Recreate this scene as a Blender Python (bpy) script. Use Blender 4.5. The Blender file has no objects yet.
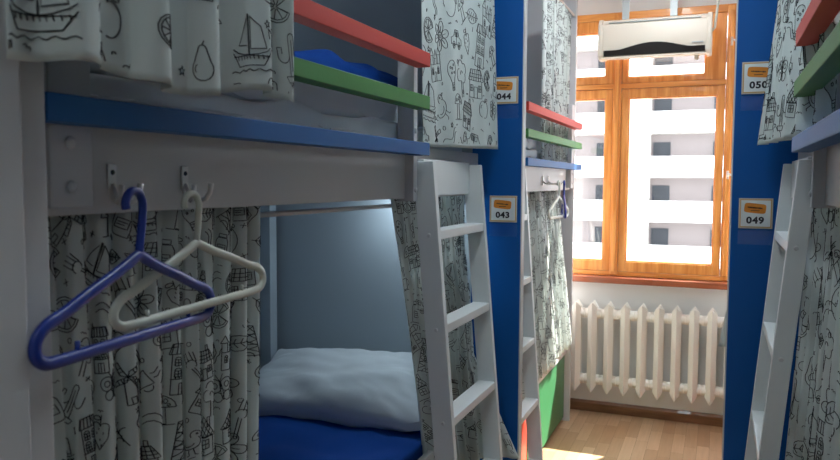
import bpy, bmesh, math, random
import numpy as np
from mathutils import Vector, Matrix, noise
PI = math.pi
scene = bpy.context.scene
COL = scene.collection
rnd = random.Random(7)

# ------------------------------------------------------------------ materials
def mat(name, col, rough=.5, metal=0., spec=.5, bump=0., bscale=60., var=0., vscale=4., trans=0., coat=0., emit=None, estr=0.):
    m = bpy.data.materials.new(name); m.use_nodes = True
    nt = m.node_tree; n = nt.nodes; l = nt.links
    b = n['Principled BSDF']
    b.inputs['Base Color'].default_value = (*col, 1)
    b.inputs['Roughness'].default_value = rough
    b.inputs['Metallic'].default_value = metal
    b.inputs['Specular IOR Level'].default_value = spec
    b.inputs['Coat Weight'].default_value = coat
    tc = n.new('ShaderNodeTexCoord')
    if var:
        ns = n.new('ShaderNodeTexNoise'); ns.inputs['Scale'].default_value = vscale; ns.inputs['Detail'].default_value = 5
        l.new(tc.outputs['Object'], ns.inputs['Vector'])
        mx = n.new('ShaderNodeMix'); mx.data_type = 'RGBA'
        mx.inputs['A'].default_value = (*[c*(1-var) for c in col], 1)
        mx.inputs['B'].default_value = (*[min(1, c*(1+var)) for c in col], 1)
        l.new(ns.outputs['Fac'], mx.inputs['Factor']); l.new(mx.outputs['Result'], b.inputs['Base Color'])
    if bump:
        nb = n.new('ShaderNodeTexNoise'); nb.inputs['Scale'].default_value = bscale; nb.inputs['Detail'].default_value = 4
        l.new(tc.outputs['Object'], nb.inputs['Vector'])
        bp = n.new('ShaderNodeBump'); bp.inputs['Strength'].default_value = bump; bp.inputs['Distance'].default_value = .002
        l.new(nb.outputs['Fac'], bp.inputs['Height']); l.new(bp.outputs['Normal'], b.inputs['Normal'])
    if trans:
        tr = n.new('ShaderNodeBsdfTranslucent'); tr.inputs['Color'].default_value = (*col, 1)
        ms = n.new('ShaderNodeMixShader'); ms.inputs[0].default_value = trans
        out = n['Material Output']
        l.new(b.outputs[0], ms.inputs[1]); l.new(tr.outputs[0], ms.inputs[2]); l.new(ms.outputs[0], out.inputs['Surface'])
    if emit:
        b.inputs['Emission Color'].default_value = (*emit, 1); b.inputs['Emission Strength'].default_value = estr
    return m

def wood_mat(name, c1, c2, scale=9., rough=.35, axis=2):
    m = bpy.data.materials.new(name); m.use_nodes = True
    nt = m.node_tree; n = nt.nodes; l = nt.links; b = n['Principled BSDF']
    tc = n.new('ShaderNodeTexCoord'); mp = n.new('ShaderNodeMapping')
    s = [scale*3]*3; s[axis] = scale*.25
    mp.inputs['Scale'].default_value = s
    l.new(tc.outputs['Object'], mp.inputs['Vector'])
    ns = n.new('ShaderNodeTexNoise'); ns.inputs['Scale'].default_value = 1.6; ns.inputs['Detail'].default_value = 6; ns.inputs['Distortion'].default_value = .6
    l.new(mp.outputs[0], ns.inputs['Vector'])
    cr = n.new('ShaderNodeValToRGB'); cr.color_ramp.elements[0].color = (*c1, 1); cr.color_ramp.elements[1].color = (*c2, 1)
    cr.color_ramp.elements[0].position = .35; cr.color_ramp.elements[1].position = .68
    l.new(ns.outputs['Fac'], cr.inputs[0]); l.new(cr.outputs[0], b.inputs['Base Color'])
    b.inputs['Roughness'].default_value = rough; b.inputs['Coat Weight'].default_value = .3
    return m

def floor_mat():
    m = bpy.data.materials.new('laminate_floor'); m.use_nodes = True
    nt = m.node_tree; n = nt.nodes; l = nt.links; b = n['Principled BSDF']
    tc = n.new('ShaderNodeTexCoord'); mp = n.new('ShaderNodeMapping'); mp.inputs['Rotation'].default_value = (0, 0, PI/2)
    l.new(tc.outputs['Object'], mp.inputs['Vector'])
    br = n.new('ShaderNodeTexBrick'); br.inputs['Scale'].default_value = 1
    br.inputs['Brick Width'].default_value = .33; br.inputs['Row Height'].default_value = .066
    br.inputs['Mortar Size'].default_value = .0008; br.offset = .37; br.squash_frequency = 3; br.squash = 1.25
    br.inputs['Color1'].default_value = (.50, .29, .155, 1); br.inputs['Color2'].default_value = (.74, .52, .34, 1)
    br.inputs['Mortar'].default_value = (.30, .17, .08, 1)
    l.new(mp.outputs[0], br.inputs['Vector'])
    m2 = n.new('ShaderNodeMapping'); m2.inputs['Scale'].default_value = (60, 4, 1); l.new(tc.outputs['Object'], m2.inputs['Vector'])
    ns = n.new('ShaderNodeTexNoise'); ns.inputs['Scale'].default_value = 1; ns.inputs['Detail'].default_value = 6; l.new(m2.outputs[0], ns.inputs['Vector'])
    cr = n.new('ShaderNodeValToRGB'); cr.color_ramp.elements[0].color = (.72, .68, .62, 1); cr.color_ramp.elements[1].color = (1, 1, 1, 1)
    l.new(ns.outputs['Fac'], cr.inputs[0])
    mx = n.new('ShaderNodeMix'); mx.data_type = 'RGBA'; mx.blend_type = 'MULTIPLY'; mx.inputs['Factor'].default_value = 1
    l.new(br.outputs['Color'], mx.inputs['A']); l.new(cr.outputs[0], mx.inputs['B']); l.new(mx.outputs['Result'], b.inputs['Base Color'])
    b.inputs['Roughness'].default_value = .28
    return m

def glass_mat(name, tint=(1, 1, 1), refl=.06, rough=.0):
    m = bpy.data.materials.new(name); m.use_nodes = True
    nt = m.node_tree; n = nt.nodes; l = nt.links; n.remove(n['Principled BSDF'])
    t = n.new('ShaderNodeBsdfTransparent'); t.inputs[0].default_value = (*tint, 1)
    g = n.new('ShaderNodeBsdfGlossy'); g.inputs['Roughness'].default_value = rough
    x = n.new('ShaderNodeMixShader'); x.inputs[0].default_value = refl
    l.new(t.outputs[0], x.inputs[1]); l.new(g.outputs[0], x.inputs[2]); l.new(x.outputs[0], n['Material Output'].inputs['Surface'])
    return m

M = dict(
    wall=mat('painted_wall', (.80, .82, .82), .8, bump=.15, bscale=120),
    ceiling=mat('white_ceiling', (.82, .82, .82), .85),
    floor=floor_mat(),
    white=mat('white_board', (.62, .63, .65), .42, bump=.05, bscale=200, var=.03),
    board=mat('grey_white_board', (.60, .60, .60), .5, bump=.06, bscale=150, var=.04),
    ladder=mat('ladder_paint', (.76, .80, .81), .4, bump=.05, bscale=200, var=.03),
    blue=mat('blue_panel_lacquer', (.003, .095, .36), .40, spec=.3, bump=.04, bscale=40, var=.10, vscale=3),
    rail_red=mat('red_paint', (.60, .045, .032), .55, spec=.3, bump=.1, bscale=150, var=.08),
    rail_green=mat('green_paint', (.06, .24, .06), .55, spec=.3, bump=.1, bscale=150, var=.08),
    rail_blue=mat('blue_paint', (.012, .12, .36), .55, spec=.3, bump=.1, bscale=150, var=.08),
    drawer_green=mat('green_board', (.05, .22, .09), .35),
    drawer_red=mat('red_board', (.60, .06, .04), .35),
    inner=mat('bunk_lining', (.38, .44, .49), .55, var=.04),
    cloth=mat('printed_cotton', (.70, .76, .74), .9, bump=.25, bscale=700, trans=.12, spec=.1),
    ink=mat('print_ink', (.035, .038, .042), .9, spec=.1),
    linen=mat('white_bed_linen', (.66, .70, .74), .85, bump=.2, bscale=500, spec=.15),
    sheet_blue=mat('blue_bed_sheet', (.008, .06, .30), .85, bump=.25, bscale=500, spec=.15),
    chrome=mat('brushed_steel', (.72, .70, .69), .3, .75),
    rod=mat('pale_rod', (.72, .66, .62), .35, .4),
    plastic_blue=mat('blue_plastic', (.004, .030, .27), .35, coat=.15),
    plastic_white=mat('cream_plastic', (.66, .68, .60), .35, coat=.2),
    radiator=mat('radiator_enamel', (.88, .86, .80), .35, bump=.08, bscale=50),
    pine=wood_mat('varnished_pine', (.70, .25, .045), (.90, .42, .11)),
    pineh=wood_mat('varnished_pine_rail', (.70, .25, .045), (.90, .42, .11), axis=0),
    sill=wood_mat('red_brown_sill', (.30, .075, .03), (.46, .14, .06), axis=0),
    skirt=wood_mat('brown_skirting', (.16, .07, .03), (.27, .13, .06), axis=0),
    glass=glass_mat('window_glass'),
    film=glass_mat('clear_film', (.94, .97, 1), .05, .15),
    ac=mat('ac_plastic', (.74, .68, .58), .4),
    ac_dark=mat('ac_dark_vent', (.012, .010, .010), .4),
    strap=mat('galvanised_strap', (.46, .50, .50), .5, .3),
    card=mat('sign_card', (.80, .84, .84), .5),
    frame=mat('sign_frame', (.62, .55, .42), .5),
    edge=mat('sign_edge_line', (.62, .34, .10), .5),
    orange=mat('orange_print', (.80, .28, .03), .5),
    black=mat('black_print', (.012, .012, .022), .5),
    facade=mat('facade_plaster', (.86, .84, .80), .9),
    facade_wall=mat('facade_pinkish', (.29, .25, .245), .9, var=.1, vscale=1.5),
    fwin=mat('dark_house_window', (.065, .07, .08), .8, spec=.1),
    ground=mat('outdoor_ground', (.30, .29, .27), .9),
    lamp=mat('fill_lamp_diffuser', (.9, .9, .9), .5, emit=(.80, .93, 1.0), estr=17.),
    lamp_dim=mat('dim_fill_diffuser', (.9, .9, .9), .5, emit=(.84, .94, 1.0), estr=7.),
    lamp_bright=mat('bright_fill_diffuser', (.9, .9, .9), .5, emit=(.92, .96, 1.0), estr=26.),
    reading=mat('reading_lamp_glass', (.9, .9, .9), .5, emit=(.78, .92, 1.0), estr=90.),
)

# ------------------------------------------------------------------ object helpers
def prop(o, label=None, cat=None, group=None, kind=None):
    if label: o['label'] = label
    if cat: o['category'] = cat
    if group: o['group'] = group
    if kind: o['kind'] = kind
    return o
def thing(name, loc, label, cat, group=None):
    o = bpy.data.objects.new(name, None); o.location = loc; o.empty_display_size = .05
    COL.objects.link(o); return prop(o, label, cat, group)

class MB:
    def __init__(s): s.v = []; s.f = []; s.m = []
    def add(s, vs, fs, mi=0):
        o = len(s.v); s.v += [tuple(v) for v in vs]
        s.f += [tuple(i+o for i in f) for f in fs]; s.m += [mi]*len(fs); return s
    def box(s, a, b, mi=0):
        x0, y0, z0 = [min(p, q) for p, q in zip(a, b)]; x1, y1, z1 = [max(p, q) for p, q in zip(a, b)]
        vs = [(x0,y0,z0),(x1,y0,z0),(x1,y1,z0),(x0,y1,z0),(x0,y0,z1),(x1,y0,z1),(x1,y1,z1),(x0,y1,z1)]
        return s.add(vs, [(0,3,2,1),(4,5,6,7),(0,1,5,4),(1,2,6,5),(2,3,7,6),(3,0,4,7)], mi)
    def hexa(s, bot, top, mi=0):   # two quads
        return s.add(list(bot)+list(top), [(0,3,2,1),(4,5,6,7),(0,1,5,4),(1,2,6,5),(2,3,7,6),(3,0,4,7)], mi)
    def prism(s, poly, axis, a, b, mi=0):   # poly: 2-D points of the other two axes in order
        def P(p, c):
            q = [0, 0, 0]; o = [i for i in range(3) if i != axis]; q[axis] = c; q[o[0]] = p[0]; q[o[1]] = p[1]; return q
        n = len(poly)
        vs = [P(p, a) for p in poly]+[P(p, b) for p in poly]
        return s.add(vs, [tuple(range(n)), tuple(range(2*n-1, n-1, -1))]+[(i, i+n, (i+1) % n+n, (i+1) % n) for i in range(n)], mi)
    def tube(s, pts, r, n=12, mi=0, closed=False, flat=1.):
        pts = [Vector(p) for p in pts]; N = len(pts)
        rs = r if isinstance(r, (list, tuple)) else [r]*N
        vs = []; up = None
        for i, p in enumerate(pts):
            if closed: t = pts[(i+1) % N]-pts[i-1]
            else: t = pts[min(i+1, N-1)]-pts[max(i-1, 0)]
            t.normalize()
            if up is None:
                up = Vector((0, 0, 1)) if abs(t.z) < .9 else Vector((1, 0, 0))
            u = (up - t*up.dot(t)).normalized(); w = t.cross(u); up = u
            for k in range(n):
                a = 2*PI*k/n; vs.append(p+(u*math.cos(a)+w*math.sin(a)*flat)*rs[i])
        fs = []
        for i in range(N if closed else N-1):
            for k in range(n):
                j = (i+1) % N
                fs.append((i*n+k, i*n+(k+1) % n, j*n+(k+1) % n, j*n+k))
        if not closed:
            fs.append(tuple(range(n-1, -1, -1))); fs.append(tuple((N-1)*n+k for k in range(n)))
        return s.add(vs, fs, mi)
    def cyl(s, a, b, r, n=20, mi=0): return s.tube([a, b], r, n, mi)
    def build(s, name, mats, parent=None, bevel=0., smooth=False, recalc=True, seg=2, off=None):
        me = bpy.data.meshes.new(name)
        base = Vector((0, 0, 0))
        if parent is not None:
            base = parent.matrix_basis.translation.copy()
            q = parent.parent
            while q is not None: base += q.matrix_basis.translation; q = q.parent
        o = bpy.data.objects.new(name, me)
        if parent is None:
            c = np.array(s.v); base = Vector(((c[:,0].min()+c[:,0].max())/2, (c[:,1].min()+c[:,1].max())/2, c[:,2].min()))
            o.location = base
        me.from_pydata([tuple(Vector(v)-base) for v in s.v], [], s.f)
        if not isinstance(mats, (list, tuple)): mats = [mats]
        for m in mats: me.materials.append(m)
        me.polygons.foreach_set('material_index', s.m)
        if recalc:
            bm = bmesh.new(); bm.from_mesh(me); bmesh.ops.recalc_face_normals(bm, faces=bm.faces); bm.to_mesh(me); bm.free()
        if smooth: me.polygons.foreach_set('use_smooth', [True]*len(me.polygons))
        COL.objects.link(o)
        if parent is not None: o.parent = parent
        if bevel:
            bv = o.modifiers.new('bevel', 'BEVEL'); bv.width = bevel; bv.segments = seg; bv.limit_method = 'ANGLE'; bv.angle_limit = .7
            me.polygons.foreach_set('use_smooth', [True]*len(me.polygons))
            wn = o.modifiers.new('wn', 'WEIGHTED_NORMAL'); wn.keep_sharp = True
        me.update()
        return o
def bx(a, b): return MB().box(a, b)

def text_mb(txt, size, to3, bold=.0, thick=.0006, spacing=1.):
    """filled lettering as mesh; to3 maps (x, y, h) to a point"""
    c = bpy.data.curves.new('t', 'FONT'); c.body = txt; c.size = size; c.align_x = 'CENTER'; c.align_y = 'CENTER'
    c.offset = bold; c.extrude = thick/2; c.space_character = spacing; c.resolution_u = 4
    o = bpy.data.objects.new('t', c); COL.objects.link(o)
    bpy.context.view_layer.update()
    me = bpy.data.meshes.new_from_object(o.evaluated_get(bpy.context.evaluated_depsgraph_get()))
    mb = MB(); mb.add([to3(v.co.x, v.co.y, v.co.z) for v in me.vertices], [tuple(p.vertices) for p in me.polygons])
    bpy.data.objects.remove(o); bpy.data.curves.remove(c); bpy.data.meshes.remove(me)
    return mb

# ------------------------------------------------------------------ doodles of the curtain print
def arc(cx, cy, r, a0=0, a1=360, ry=None, n=None):
    ry = r if ry is None else ry; n = n or max(5, int(abs(a1-a0)/22))
    return [(cx+r*math.cos(math.radians(a0+(a1-a0)*i/n)), cy+ry*math.sin(math.radians(a0+(a1-a0)*i/n))) for i in range(n+1)]
def rect(x0, y0, x1, y1): return [(x0,y0),(x1,y0),(x1,y1),(x0,y1),(x0,y0)]
def seg(*p): return [(p[i], p[i+1]) for i in range(0, len(p), 2)]
def win(x, y, w, h, top=False):
    L = [rect(x-w/2, y-h/2, x+w/2, y+h/2), seg(x, y-h/2, x, y+h/2), seg(x-w/2, y, x+w/2, y)]
    if top: L.append(arc(x, y+h/2, w/2, 0, 180, n=6))
    return L
def d_house():
    L = [rect(-.36, -.48, .34, .02), seg(-.44,.02,-.30,.34,.26,.36,.42,.02,-.44,.02), rect(-.08,-.48,.10,-.16), rect(.12,.34,.22,.5)]
    L += win(-.22, -.2, .16, .18)+win(.22, -.2, .14, .18)
    for i in range(6): L += [seg(-.36+i*.13, .02, -.26+i*.1, .34)]
    L += [seg(-.40,.12,.38,.12), seg(-.36,.22,.34,.22)]
    return L
def d_cottage():
    L = [seg(-.3,-.45,-.3,-.02,.26,-.02,.26,-.45,-.3,-.45), seg(-.36,-.04,-.02,.46,.34,-.04,-.36,-.04), rect(.10,.2,.18,.42)]
    for i in range(5):
        t = i/5; L += [seg(-.36+.34*t, -.04+.5*t, -.36+.7*t+.02, -.04), seg(.34-.36*t, -.04+.5*t, .34-.7*t, -.04)]
    L += win(.02, -.2, .24, .2)
    return L
def d_tower():
    L = [rect(-.22,-.6,.22,.34), seg(-.28,.34,-.22,.58,.22,.58,.28,.34,-.28,.34), rect(-.08,-.6,.08,-.34), seg(0,-.6,0,-.34)]
    for i in range(6): L.append(seg(-.24+i*.095,.34,-.2+i*.08,.58))
    for y in (-.12, .14): L += win(-.1, y, .13, .14, True)+win(.1, y, .13, .14, True)
    L += [seg(-.24,-.24,.24,-.24)]+[seg(-.22+i*.07,-.24,-.22+i*.07,-.17) for i in range(7)]
    return L
def d_boat():
    L = [seg(-.5,-.14,-.36,-.38,.32,-.38,.5,-.16), arc(0,-.02,.52,196,344,ry=.18), seg(-.49,-.2,.48,-.22), seg(-.02,-.2,-.04,.5), seg(.0,-.2,-.01,.5),
         seg(.04,.46,.3,.3,.4,-.08,.04,-.1,.04,.46), seg(-.08,.42,-.36,-.02,-.08,-.04)]
    for i in range(9): L.append(seg(-.4+i*.1,-.2,-.38+i*.1,-.27))
    L.append([(-.55+i*.06, -.46+.02*math.sin(i*1.6)) for i in range(19)])
    return L
def d_flower():
    L = [arc(0,0,.11), arc(0,0,.05)]
    for k in range(6):
        a = k*60+10; c, s = math.cos(math.radians(a)), math.sin(math.radians(a))
        L.append([(c*x-s*y, s*x+c*y) for x, y in arc(.28,0,.17,ry=.12)])
        L.append(seg(c*.14, s*.14, c*.3, s*.3))
    return L
def d_stem():
    L = [seg(0,-.5,.02,-.1,0,.14), arc(0,.28,.12,ry=.15), seg(-.12,.28,-.04,.36,0,.26,.05,.36,.12,.28), arc(-.14,-.12,.14,-40,120,ry=.09), arc(.15,-.2,.14,60,220,ry=.09),
         arc(-.12,-.32,.12,-40,120,ry=.08), arc(.12,-.02,.1,60,220,ry=.07)]
    return L
def d_orange():
    L = [arc(0,0,.34,30,330), arc(0,0,.28,30,330), seg(.29,.17,0,0,.29,-.17)]
    for a in range(60, 331, 38): L.append(seg(.04*math.cos(math.radians(a)), .04*math.sin(math.radians(a)), .26*math.cos(math.radians(a)), .26*math.sin(math.radians(a))))
    return L
def d_leaf():
    L = [arc(0,-.2,.38,32,148,ry=.42), arc(0,.24,.38,212,328,ry=.42), seg(-.44,.02,.34,.02)]
    for i in range(4): x = -.2+i*.13; L += [seg(x,.02,x+.07,.13), seg(x,.02,x+.07,-.09)]
    return L
def d_apple():
    return [arc(-.1,0,.22,60,280,ry=.3), arc(.1,0,.22,120,-100,ry=.3), seg(0,.24,.03,.4), arc(.12,.38,.1,ry=.05), arc(-.1,.04,.12,120,200)]
def d_pear():
    return [arc(0,-.14,.26,140,400,ry=.26), seg(-.2,.02,-.1,.3), seg(.2,.02,.1,.3), arc(0,.3,.1,0,180), seg(0,.4,.04,.5), arc(-.06,-.14,.12,120,220)]
def d_cloudtree():
    L = [arc(-.2,.1,.16,70,280), arc(-.06,.3,.18,20,170), arc(.18,.2,.17,-40,110), arc(.14,-.0,.14,-110,40), seg(-.18,-.06,-.06,-.06), seg(-.05,-.06,-.07,-.5), seg(.06,-.1,.06,-.5), arc(0,.12,.07,0,200)]
    return L
def d_balloon():
    L = [arc(0,.16,.3,-50,230,ry=.3), seg(-.19,-.07,-.1,-.26,.1,-.26,.19,-.07), rect(-.1,-.5,.1,-.32), seg(-.1,-.26,-.1,-.32), seg(.1,-.26,.1,-.32), seg(-.1,-.41,.1,-.41), seg(0,-.5,0,-.32)]
    for x, y in ((-.12,.24),(.1,.3),(.14,.06),(-.06,.06),(0,.2)): L.append(arc(x,y,.04,n=5))
    return L
def d_wind():
    L = [seg(-.14,-.5,-.08,.06,.08,.06,.14,-.5,-.14,-.5), arc(0,.06,.08,0,180), rect(-.05,-.5,.05,-.34)]
    for a in (20, 110, 200, 290):
        c, s = math.cos(math.radians(a)), math.sin(math.radians(a))
        L.append([(c*x-s*y, .14+s*x+c*y) for x, y in seg(0,0,.36,0,.36,.1,.08,.1,0,0)])
        L.append([(c*x-s*y, .14+s*x+c*y) for x, y in seg(.14,.0,.14,.1,.22,.1,.22,0)])
    return L
def d_cactus():
    return [seg(-.08,-.4,-.08,.34), seg(.08,-.4,.08,.34), arc(0,.34,.08,0,180), arc(-.2,.0,.12,180,360,ry=.14), seg(-.32,0,-.32,.16,-.24,.16,-.24,.04), arc(.2,.08,.12,180,360,ry=.14), seg(.32,.08,.32,.24), seg(-.2,-.4,.2,-.4,.14,-.52,-.14,-.52,-.2,-.4), seg(0,-.3,0,.3)]
def d_fork():
    return [seg(.3,-.46,-.02,.02), seg(.24,-.48,-.08,-.0), arc(-.1,.12,.13,-30,210), seg(-.22,.14,-.36,.42), seg(-.14,.2,-.26,.46), seg(-.05,.24,-.15,.5), seg(.02,.2,-.05,.48), arc(.27,-.47,.04)]
def d_bird():
    return [arc(0,0,.26,150,390,ry=.2), arc(.2,.16,.12,-60,200), seg(.32,.18,.42,.14,.31,.12), seg(-.22,.1,-.42,.2,-.36,.02), arc(-.02,-.02,.14,180,340,ry=.1), seg(-.04,-.2,-.06,-.36,-.12,-.38), seg(.06,-.2,.06,-.36,.12,-.38), arc(.22,.19,.02,n=5)]
def d_berry():
    L = [seg(-.22,.14,-.2,-.1,0,-.4,.2,-.1,.22,.14), arc(-.11,.14,.11,0,180,ry=.08), arc(.11,.14,.11,0,180,ry=.08), seg(0,.2,.02,.4), arc(-.1,.32,.1,0,360,ry=.05)]
    for x, y in ((-.1,0),(.08,.02),(0,-.14),(-.04,.1),(.04,-.26)): L.append(seg(x,y,x,y-.05))
    return L
def d_butterfly():
    return [arc(-.16,.12,.17), arc(.16,.12,.17), arc(-.13,-.16,.12), arc(.13,-.16,.12), arc(0,0,.03,ry=.24), seg(0,.22,-.1,.4), seg(0,.22,.1,.4), arc(-.16,.12,.07), arc(.16,.12,.07)]
def d_mushroom():
    return [arc(0,.04,.32,0,180,ry=.3), seg(-.32,.04,.32,.04), seg(-.09,.04,-.12,-.4,.12,-.4,.09,.04), arc(-.12,.16,.05), arc(.1,.2,.06), arc(.18,.1,.03), seg(-.3,-.42,.3,-.42)]
def d_castle():
    L = [rect(-.4,-.4,.4,.06), rect(-.4,.06,-.22,.3), rect(.22,.06,.4,.3), rect(-.1,.06,.1,.22), seg(-.44,.3,-.31,.5,-.18,.3,-.44,.3), seg(.18,.3,.31,.5,.44,.3,.18,.3), seg(-.14,.22,0,.46,.14,.22,-.14,.22), arc(0,-.24,.1,0,180), seg(-.1,-.24,-.1,-.4), seg(.1,-.24,.1,-.4)]
    L += win(-.26,-.14,.1,.14,True)+win(.26,-.14,.1,.14,True)
    return L
def d_lattice():
    L = [seg(-.06,.5,-.3,-.46), seg(.06,.5,.3,-.46), seg(-.2,-.06,.2,-.06), seg(-.28,-.4,.28,-.4), arc(0,-.44,.14,0,180), seg(-.12,.24,.12,.24), seg(-.07,.5,.07,.5)]
    for i in range(4): y0, y1 = .48-i*.2, .3-i*.2; w0, w1 = .06+.05*i, .11+.05*i; L += [seg(-w0,y0,w1,y1), seg(w0,y0,-w1,y1)]
    return L
def d_car():
    return [seg(-.44,-.14,-.44,.04,-.26,.08,-.14,.26,.16,.26,.28,.06,.44,.02,.44,-.14,-.44,-.14), arc(-.24,-.16,.1), arc(.24,-.16,.1), arc(.24,-.16,.04), arc(-.24,-.16,.04), seg(0,.26,0,-.14), rect(-.12,.08,-.02,.2), rect(.04,.08,.16,.2)]
def d_road():
    return [[(-.5+i*.1, .1*math.sin(i*.9)+.1) for i in range(11)], [(-.5+i*.1, .1*math.sin(i*.9)-.06) for i in range(11)]]
def d_cup():
    return [seg(-.24,.16,-.2,-.26,.16,-.26,.2,.16,-.24,.16), arc(.22,-.02,.12,-80,80), [(-.08+.03*math.sin(i), .24+i*.05) for i in range(6)], [(.06+.03*math.sin(i), .24+i*.05) for i in range(6)], seg(-.3,-.3,.26,-.3)]
def d_jar():
    return [seg(-.16,.26,-.22,.14,-.22,-.36,.22,-.36,.22,.14,.16,.26,-.16,.26), rect(-.14,.28,.14,.38), rect(-.14,-.18,.14,.04), seg(-.1,-.04,.1,-.04), seg(-.1,-.1,.06,-.1)]
DOODLES = [f() for f in (d_house, d_cottage, d_tower, d_boat, d_flower, d_stem, d_orange, d_leaf, d_apple, d_pear, d_cloudtree, d_balloon, d_wind,
                         d_cactus, d_fork, d_bird, d_berry, d_butterfly, d_mushroom, d_castle, d_lattice, d_car, d_road, d_cup, d_jar)]
SMALL = [[arc(0,0,.3,n=8)], [seg(0,.4,.1,.1,.4,.1,.16,-.08,.26,-.4,0,-.2,-.26,-.4,-.16,-.08,-.4,.1,-.1,.1,0,.4)],
         [seg(-.4,0,.4,0), seg(0,-.4,0,.4), seg(-.28,-.28,.28,.28), seg(-.28,.28,.28,-.28)],
         [arc(-.2,0,.2,180,0,n=5), arc(.2,0,.2,180,0,n=5)], [arc(-.2,0,.3,-50,50), arc(.2,0,.3,130,230)], [seg(-.4,-.1,-.2,.1,0,-.1,.2,.1,.4,-.1)]]

# ------------------------------------------------------------------ curtains
def curtain(name, label, A, B, n, ztop, zbot, full=1.5, amp=.014, lam=.06, A2=None, B2=None, res=.004, seed=1, cell=.072,
            line=.0016, group=None, extra=None, profile=None, cat='curtain', hem=0., ramp=(1., 1.), first=None, printed=True, placed=()):
    """A..B (x, y) top span, A2..B2 bottom span, n (x, y) towards the viewer's side of the cloth; zbot a function of s"""
    A, B = np.array(A, float), np.array(B, float)
    A2 = A if A2 is None else np.array(A2, float); B2 = B if B2 is None else np.array(B2, float)
    n = np.array(n, float); n /= np.linalg.norm(n)
    W = full*np.linalg.norm(B-A); r = random.Random(seed)
    ph = [r.uniform(0, 6.28) for _ in range(6)]
    zb = zbot if callable(zbot) else (lambda s: zbot+0*s)
    H = ztop-float(np.min(zb(np.linspace(0, 1, 30))))
    def pos(u, q):      # q 0..1 from top to hem
        s = u/W
        wob = .25*np.sin(2*PI*u/(lam*3.1)+ph[0])
        a = amp*(ramp[0]+(ramp[1]-ramp[0])*q)
        th = 2*PI*u/lam+wob*2+ph[1]
        off = a*(np.sin(th)+.35*np.sin(th*1.83+ph[2]+q*1.2)+.3*np.sin(2*PI*u/(lam*2.7)+ph[3]+q*.8))
        lat = a*.35*np.sin(2*th+ph[4])
        if profile is not None: s, off = profile(s, q, off)
        P0 = A+(B-A)*s[..., None]; P1 = A2+(B2-A2)*s[..., None]
        P = P0+(P1-P0)*q[..., None]+n*off[..., None]
        T = (B-A)/np.linalg.norm(B-A); P = P+T*lat[..., None]
        z = ztop-(ztop-zb(s))*q+hem*np.sin(th*.5+1)*q
        out = np.stack([P[..., 0], P[..., 1], z], -1)
        if extra is not None: out = extra(out, s, q)
        return out
    nu, nq = max(8, int(W/res)), max(6, int(H/(res*3)))
    U, Q = np.meshgrid(np.linspace(0, W, nu), np.linspace(0, 1, nq), indexing='ij')
    V = pos(U, Q).reshape(-1, 3)
    mb = MB(); mb.v = [tuple(v) for v in V]
    mb.f = [(i*nq+j, (i+1)*nq+j, (i+1)*nq+j+1, i*nq+j+1) for i in range(nu-1) for j in range(nq-1)]
    e = 1e-3
    us = np.linspace(.05*W, .95*W, 90); qs = np.full(90, .5)
    c = pos(us, qs); du = pos(us+e, qs)-c; dq = pos(us, qs+e)-c
    sg = 1. if (np.cross(du, dq)[:, :2] @ n).sum() > 0 else -1.
    if sg < 0: mb.f = [f[::-1] for f in mb.f]
    mb.m = [0]*len(mb.f)
    # the print
    pts = []; quads = []
    def stroke(pl, cu, cv, sc, rot, hw):
        cr, sr = math.cos(rot), math.sin(rot)
        p = [(cu+sc*(cr*x-sr*y), cv-sc*(sr*x+cr*y)) for x, y in pl]
        d = [p[0]]
        for a, b in zip(p, p[1:]):
            L = math.hypot(b[0]-a[0], b[1]-a[1]); k = max(1, int(math.ceil(L/.0045)))
            d += [(a[0]+(b[0]-a[0])*i/k, a[1]+(b[1]-a[1])*i/k) for i in range(1, k+1)]
        prev = None
        for i, (x, y) in enumerate(d):
            a, b = d[max(0, i-1)], d[min(len(d)-1, i+1)]
            tx, ty = b[0]-a[0], b[1]-a[1]; L = math.hypot(tx, ty) or 1; px, py = -ty/L*hw, tx/L*hw
            q1 = (x+px, y+py); q2 = (x-px, y-py)
            if not (0 < q1[0] < W and 0 < q2[0] < W and 0 < q1[1] < H*.985 and 0 < q2[1] < H*.985): prev = None; continue
            pts.append(q1); pts.append(q2); k = len(pts)
            if prev is not None: quads.append((prev-2, prev-1, k-1, k-2))
            prev = k
    if printed:
        rows = int(H/cell)+2; cols = int(W/cell)+2
        for i in range(cols):
            for j in range(rows):
                cu = (i+.5*(j % 2)+r.uniform(-.12, .12))*cell; cv = (j+.3+r.uniform(-.12, .12))*cell
                dd = DOODLES[r.randrange(len(DOODLES))]; sc = cell*r.uniform(.86, 1.18); rot = r.uniform(-.22, .22) if r.random() < .75 else r.uniform(-1.2, 1.2)
                if any(math.hypot(cu-a, cv-b) < (c_+cell)*.52 for a, b, c_, _ in placed): continue
                for pl in dd: stroke(pl, cu, cv, sc, rot, line/2)
                sm = SMALL[r.randrange(len(SMALL))]
                for pl in sm: stroke(pl, cu+.5*cell, cv+.44*cell*r.choice((-1, 1)), cell*.2, r.uniform(-.5, .5), line*.4)
        for a, b, c_, dd in placed:
            for pl in dd: stroke(pl, a, b, c_, 0, line/2)
        if pts:
            pa = np.array(pts); u, q = pa[:, 0], pa[:, 1]/H
            P = pos(u, q); D1 = pos(u+e, q)-P; D2 = pos(u, q+e)-P
            N = np.cross(D1, D2); N /= np.linalg.norm(N, axis=1)[:, None]+1e-12; N *= sg
            P = P+N*.0006
            o = len(mb.v); mb.v += [tuple(v) for v in P]
            mb.f += [tuple(k+o for k in f) for f in quads]; mb.m += [1]*len(quads)
    ob = mb.build(name, [M['cloth'], M['ink']], smooth=True, recalc=False)
    so = ob.modifiers.new('solid', 'SOLIDIFY'); so.thickness = .0008; so.offset = -1
    return prop(ob, label, cat, group)

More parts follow.
